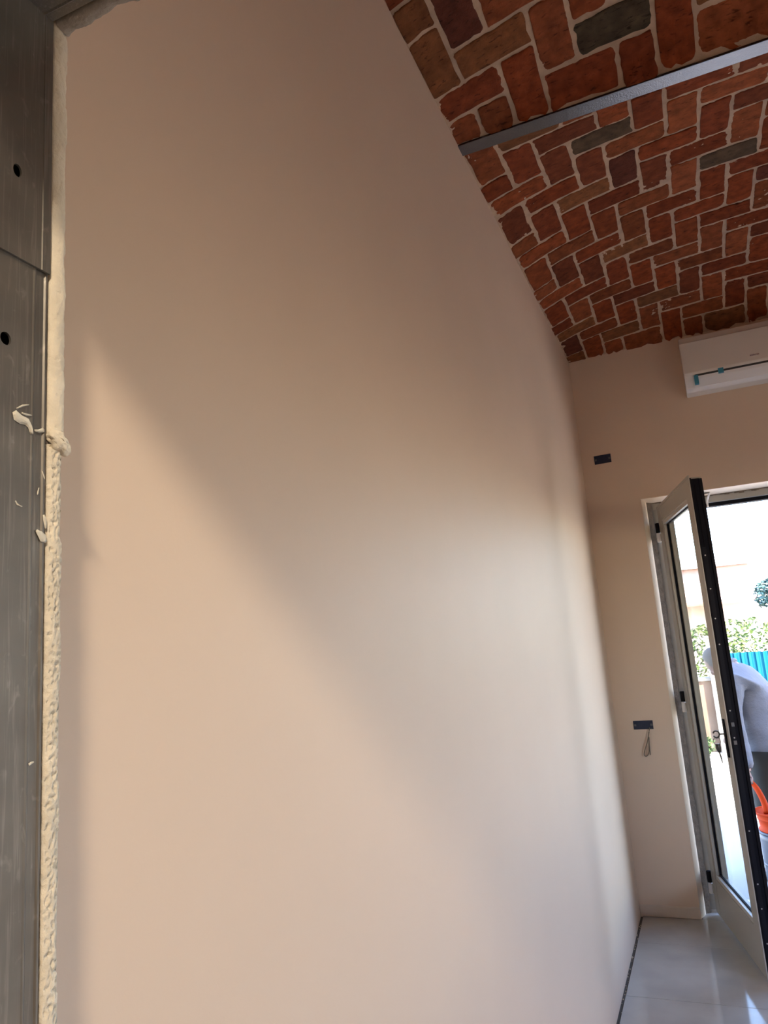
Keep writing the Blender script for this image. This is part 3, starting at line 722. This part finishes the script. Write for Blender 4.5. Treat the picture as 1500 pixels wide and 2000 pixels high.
o = pyd('foliage', *leaves(16000, (2.0, 14.2, .80), (6.0, .55, .86), .055, 3, 'box'), M_LEAFY, hedge); tag(o, kind='stuff')
for i in range(9): tube('stem', [(-3.2 + i * 1.25, 14.2, G), (-3.1 + i * 1.25, 14.25, .6), (-3.25 + i * 1.25, 14.15, 1.4)], [.03, .022, .01], M_BARK, hedge, seg=6, sub=2)
tree = empty('tree', (1.75, 17, G), 'blue green leafy tree right of the pink house', 'tree')
o = pyd('foliage', *leaves(3400, (1.84, 17, 2.22), (.88, .8, .42), .06, 5), M_LEAFD, tree); tag(o, kind='stuff')
tube('trunk', [(1.95, 17, G), (1.9, 17, .9), (1.98, 17, 2.1)], [.07, .055, .03], M_BARK, tree)
for i in range(5):
    a = i * 1.26; tube('branch', [(1.95, 17, 1.4 + .1 * i), (1.95 + .25 * math.cos(a), 17 + .25 * math.sin(a), 1.9), (1.95 + .5 * math.cos(a), 17 + .5 * math.sin(a), 2.25)], [.03, .02, .01], M_BARK, tree, seg=6, sub=2)

# blue corrugated fence: sheets standing side by side
fence = empty('corrugated_fence', (2.5, 12, G), 'bright blue corrugated metal fence behind the person', 'fence')
M_BLUE = mat('blue_sheet_metal', (.0006, .055, .095), .6, spec=.15)
def sheet_bm(x0, w, zt):
    bm = bmesh.new(); n = 54; A = []
    for i in range(n + 1):
        x = x0 + w * i / n; ph = (x % .092) / .092
        y = 12 + (.018 if ph < .38 else -.018 if .5 < ph < .88 else .018 - .036 * (ph - .38) / .12 if ph <= .5 else -.018 + .036 * (ph - .88) / .12)
        top = zt + (.004 if ph < .38 else 0)
        A.append([bm.verts.new((x, y, G)), bm.verts.new((x, y, top)), bm.verts.new((x, y + .0015, top)), bm.verts.new((x, y + .0015, G))])
    for i in range(n):
        for j in range(4): bm.faces.new((A[i][j], A[i][(j + 1) % 4], A[i + 1][(j + 1) % 4], A[i + 1][j]))
    bm.faces.new(A[0]); bm.faces.new(A[-1][::-1])
    return bm
for i in range(7): bmobj('corrugated_sheet', sheet_bm(.12 + i * .83, .845, 1.175 - .004 * (i % 2)), M_BLUE, fence)
for z in (.15, .85): box('fence_rail', (.12, 12.025, z), (5.95, 12.06, z + .05), M_STEEL, fence)
# concrete post and brick-coloured low wall left of the fence
tag(box('concrete_post', (-.035, 11.93, G), (.085, 12.05, 1.40), mat('pale_concrete', (.17, .165, .16), .9, bump=.3), bevel=.008), 'pale concrete gate post at the left end of the blue fence', 'post')
lw = empty('low_wall', (-1.5, 12.2, G), 'low salmon rendered garden wall left of the concrete post', 'wall')
box('wall_body', (-3.0, 12.1, G), (.10, 12.28, .80), mat('salmon_render', (.17, .11, .08), .9, vary=.2, vscale=3), lw, bevel=.006)
box('coping', (-3.03, 12.06, .80), (.12, 12.32, .85), mat('pale_coping', (.25, .24, .22), .9), lw, bevel=.006)
tag(pyd('bush', *leaves(1500, (-.38, 11.7, -.06), (.30, .2, .17), .035, 9), mat('grass_green_leaf', (.05, .10, .03), .6)), 'small green bush at the foot of the salmon wall', 'bush')

# slate drum with the orange basin on top
M_SLATE = mat('slate_plastic', (.018, .026, .038), .5)
bx, by = .312, 5.68
bt, bb = .325, .208                      # basin top / bottom height
drum = empty('slate_drum', (bx, by, G), 'slate blue plastic drum under the orange basin', 'drum')
lathe('body', [(.0, G), (.165, G), (.175, G + .02), (.182, bb - .05), (.182, bb - .012), (.0, bb - .012)], (bx, by, 0), M_SLATE, drum)
lathe('lid', [(.0, bb - .014), (.188, bb - .014), (.190, bb - .004), (.180, bb), (.0, bb)], (bx, by, 0), M_SLATE, drum)
lathe('rib', [(.180, .0), (.188, .004), (.188, .012), (.180, .016)], (bx, by, 0), M_SLATE, drum)
M_ORANGE = mat('orange_plastic', (.30, .026, .001), .7, spec=.1)
basin = empty('orange_basin', (bx, by, bb), 'orange plastic basin with a curved handle held by the person', 'basin')
lathe('bowl', [(.0, .002), (.160, .002), (.178, .0), (.180, .008), (.166, .012), (.176, .070), (.180, .072), (.180, .078), (.178, .080), (.186, .108), (.197, .112), (.198, .118), (.190, .118), (.172, .108), (.152, .014), (.0, .012)], (bx, by, bb), M_ORANGE, basin, seg=40)
HAND = Vector((.118, 5.80, .500))
tube('handle', [(HAND.x - .012, HAND.y, HAND.z + .005), (HAND.x + .018, HAND.y, HAND.z - .018), (.165, 5.76, .44), (.190, 5.72, .37), (.198, 5.69, .305)], [.014, .016, .019, .020, .022], M_ORANGE, basin, seg=8)

# ---------------------------------------------------------------- person outside
PX, PY = .275, 6.08
Fd = Vector((-.93, .37, 0)).normalized(); Ld = Vector((-Fd.y, Fd.x, 0)) * 1.0     # forward, left
if Ld.y > 0: Ld = -Ld                       # his left side is towards the camera
def pp3(f, l, u): return Vector((PX, PY, G)) + Fd * f + Ld * l + Vector((0, 0, u))
def loc(v): d = Vector(v) - Vector((PX, PY, G)); return (d.dot(Fd), d.dot(Ld), d.z)
person = empty('person', (PX, PY, G), 'person in a light grey sweatshirt and dark trousers bending forward outside, holding the basin', 'person')
def skinned(name, J, E, m, root=0, sub=2, extra=None):
    me = bpy.data.meshes.new(name); me.from_pydata([pp3(*j[0]) for j in J], E, [])
    o = bpy.data.objects.new(name, me); COL.objects.link(o)
    md = o.modifiers.new('s', 'SKIN'); md.use_smooth_shade = True
    if not me.skin_vertices: me.attributes  # created with the modifier
    sv = me.skin_vertices[0].data if me.skin_vertices else None
    if sv is None:
        bpy.context.view_layer.objects.active = o; bpy.ops.object.select_all(action='DESELECT'); o.select_set(True)
        bpy.ops.mesh.customdata_skin_add(); sv = me.skin_vertices[0].data
    for i, j in enumerate(J):
        r = j[1]; sv[i].radius = r if isinstance(r, tuple) else (r, r); sv[i].use_root = (i == root)
    sd = o.modifiers.new('u', 'SUBSURF'); sd.levels = sub; sd.render_levels = sub
    bpy.context.view_layer.update()
    nm = bpy.data.meshes.new_from_object(o.evaluated_get(bpy.context.evaluated_depsgraph_get()))
    bpy.data.objects.remove(o); nm.name = name
    if extra:
        bm = bmesh.new(); bm.from_mesh(nm); extra(bm); bm.to_mesh(nm); bm.free()
    nm.materials.clear()
    for p in nm.polygons: p.use_smooth = True; p.material_index = 0
    return link(name, nm, m, person)
hf, hl, hu = loc(HAND)
ls = (.12, .17, 1.36)                                      # left shoulder
J = [((0, 0, .92), .11), ((.02, 0, 1.06), .11), ((.05, 0, 1.22), .11), ((.08, 0, 1.34), .10), ((.15, 0, 1.44), .055), ((.175, 0, 1.47), .052),
     ((.215, 0, 1.475), .062), ((.24, 0, 1.475), .062), ((.25, 0, 1.475), .055),
     ((.10, .15, 1.33), .048), ((.11, .215, 1.12), .038), ((hf - .01, hl * .9 + .02, .765), .028),
     ((.10, -.15, 1.33), .048), ((.17, -.225, 1.12), .038), ((.30, -.18, .92), .028), ((.35, -.16, .86), .035),
     ((0, .085, .80), .075), ((.03, .11, .47), .055), ((-.02, .11, .09), .04), ((.14, .12, .035), .035),
     ((0, -.085, .80), .075), ((.03, -.11, .47), .055), ((-.04, -.11, .09), .04), ((.12, -.12, .035), .035),
     ((hf - .004, hl, hu + .075), (.030, .020)), ((hf, hl, hu + .038), (.034, .016))]
E_ = [(0, 1), (1, 2), (2, 3), (3, 4), (4, 5), (5, 6), (6, 7), (7, 8), (3, 9), (9, 10), (10, 11), (3, 12), (12, 13), (13, 14), (14, 15),
      (0, 16), (16, 17), (17, 18), (18, 19), (0, 20), (20, 21), (21, 22), (22, 23), (11, 24), (24, 25)]
# fingers of the left hand curled round the handle, thumb on the other side
for k in range(4):
    off = (k - 1.5) * .019; ln = (.9, 1.05, 1.0, .8)[k]; b0 = len(J)
    J += [((hf + off, hl + .004, hu + .012), .0085), ((hf + off, hl + .020, hu - .012 * ln), .008), ((hf + off, hl + .006, hu - .034 * ln), .0075), ((hf + off, hl - .014, hu - .024 * ln), .007)]
    E_ += [(25, b0), (b0, b0 + 1), (b0 + 1, b0 + 2), (b0 + 2, b0 + 3)]
b0 = len(J); J += [((hf + .036, hl - .004, hu + .048), .011), ((hf + .046, hl - .018, hu + .018), .0095), ((hf + .034, hl - .026, hu - .006), .008)]
E_ += [(24, b0), (b0, b0 + 1), (b0 + 1, b0 + 2)]
M_SKIN = mat('skin', (.15, .085, .07), .5)
skinned('body', J, E_, M_SKIN)
# face details
Hc = pp3(.250, -.01, 1.475); fd = (Fd * .6 + Vector((0, 0, -.8))).normalized(); ud = (Vector((0, 0, .6)) + Fd * .8).normalized()
def ball(name, c, r, m, sc=(1, 1, 1), sub=3, cut=None):
    bm = bmesh.new(); bmesh.ops.create_icosphere(bm, subdivisions=sub, radius=r)
    R3 = Matrix((fd, Ld, ud)).transposed()
    for v in bm.verts: v.co = R3 @ Vector((v.co.x * sc[0], v.co.y * sc[1], v.co.z * sc[2])) + c
    if cut: bmesh.ops.delete(bm, geom=[v for v in bm.verts if cut(v.co)], context='VERTS')
    return bmobj(name, bm, m, person, True)
ball('head', Hc, .084, M_SKIN, (1.05, .82, 1.22))
ball('nose', Hc + fd * .088 - ud * .012, .014, M_SKIN, (1.2, .8, 1.5))
ball('ear', Hc + Ld * .070 - ud * .005 - fd * .008, .024, M_SKIN, (.7, .35, 1.2))
ball('ear', Hc - Ld * .070 - ud * .005 - fd * .008, .024, M_SKIN, (.7, .35, 1.2))
for s in (-1, 1): ball('eye', Hc + fd * .074 + Ld * s * .028 + ud * .012, .011, mat('eye_white', (.6, .6, .6), .3))
ball('mouth', Hc + fd * .076 - ud * .048, .018, mat('lip', (.25, .10, .09), .5), (.4, 1, .3))
ball('hair', Hc + ud * .014 - fd * .012, .088, mat('grey_hair', (.09, .085, .08), .8, bump=.8, bscale=200), (1.03, .88, 1.20), cut=lambda c: (c - Hc).dot(fd) > .045 and (c - Hc).dot(ud) < .07 or (c - Hc).dot(ud) < -.07)
# sweatshirt and trousers: slightly larger skins over the body
M_SWEAT = mat('light_grey_sweatshirt', (.11, .115, .135), .9, bump=.5, bscale=18, vary=.06, vscale=6, bdist=.02)
J2 = [((.0, 0, .72), (.185, .185)), ((.0, 0, .80), (.185, .185)), ((.01, 0, .92), (.175, .175)), ((.035, 0, 1.08), (.165, .15)), ((.06, 0, 1.22), (.17, .15)), ((.085, 0, 1.345), (.145, .125)), ((.155, 0, 1.44), (.075, .08)), ((.185, 0, 1.475), (.068, .07)),
      ((.10, .165, 1.345), .082), ((.11, .215, 1.12), .060), ((hf - .012, hl * .85 + .03, .80), .040), ((hf - .01, hl * .9 + .02, .765), .036),
      ((.10, -.165, 1.345), .082), ((.17, -.225, 1.12), .060), ((.29, -.18, .93), .040)]
E2 = [(0, 1), (1, 2), (2, 3), (3, 4), (4, 5), (5, 6), (6, 7), (5, 8), (8, 9), (9, 10), (10, 11), (5, 12), (12, 13), (13, 14)]
def wrinkle(bm):
    for v in bm.verts: v.co += Vector((fbm(v.co.x * 7, v.co.y * 7, v.co.z * 11), fbm(v.co.z * 9, v.co.x * 7, 2), 0)) * .011
skinned('sweatshirt', J2, E2, M_SWEAT, sub=3, extra=wrinkle)
skinned('sweatshirt_hem', [((.0, 0, .84), .178), ((.0, 0, .70), .172)], [(0, 1)], mat('grey_ribbed_hem', (.05, .048, .055), .9), sub=2)
M_TROUS = mat('dark_olive_trousers', (.012, .012, .009), .85, bump=.4, bscale=25, bdist=.01)
J3 = [((0, 0, .92), .15), ((0, .095, .76), .110), ((.03, .11, .47), .080), ((-.02, .11, .10), .062), ((0, -.095, .76), .110), ((.03, -.11, .47), .080), ((-.04, -.11, .10), .062)]
skinned('trousers', J3, [(0, 1), (1, 2), (2, 3), (0, 4), (4, 5), (5, 6)], M_TROUS)
for s, f0 in ((1, 0), (-1, -.02)):
    skinned('shoe', [((f0 - .06, s * .115, .045), .045), ((f0 + .05, s * .118, .045), .045), ((f0 + .17, s * .122, .035), .035)], [(0, 1), (1, 2)], mat('dark_shoe', (.03, .03, .03), .6))
print('bricks', nb, 'objects', len(bpy.data.objects))
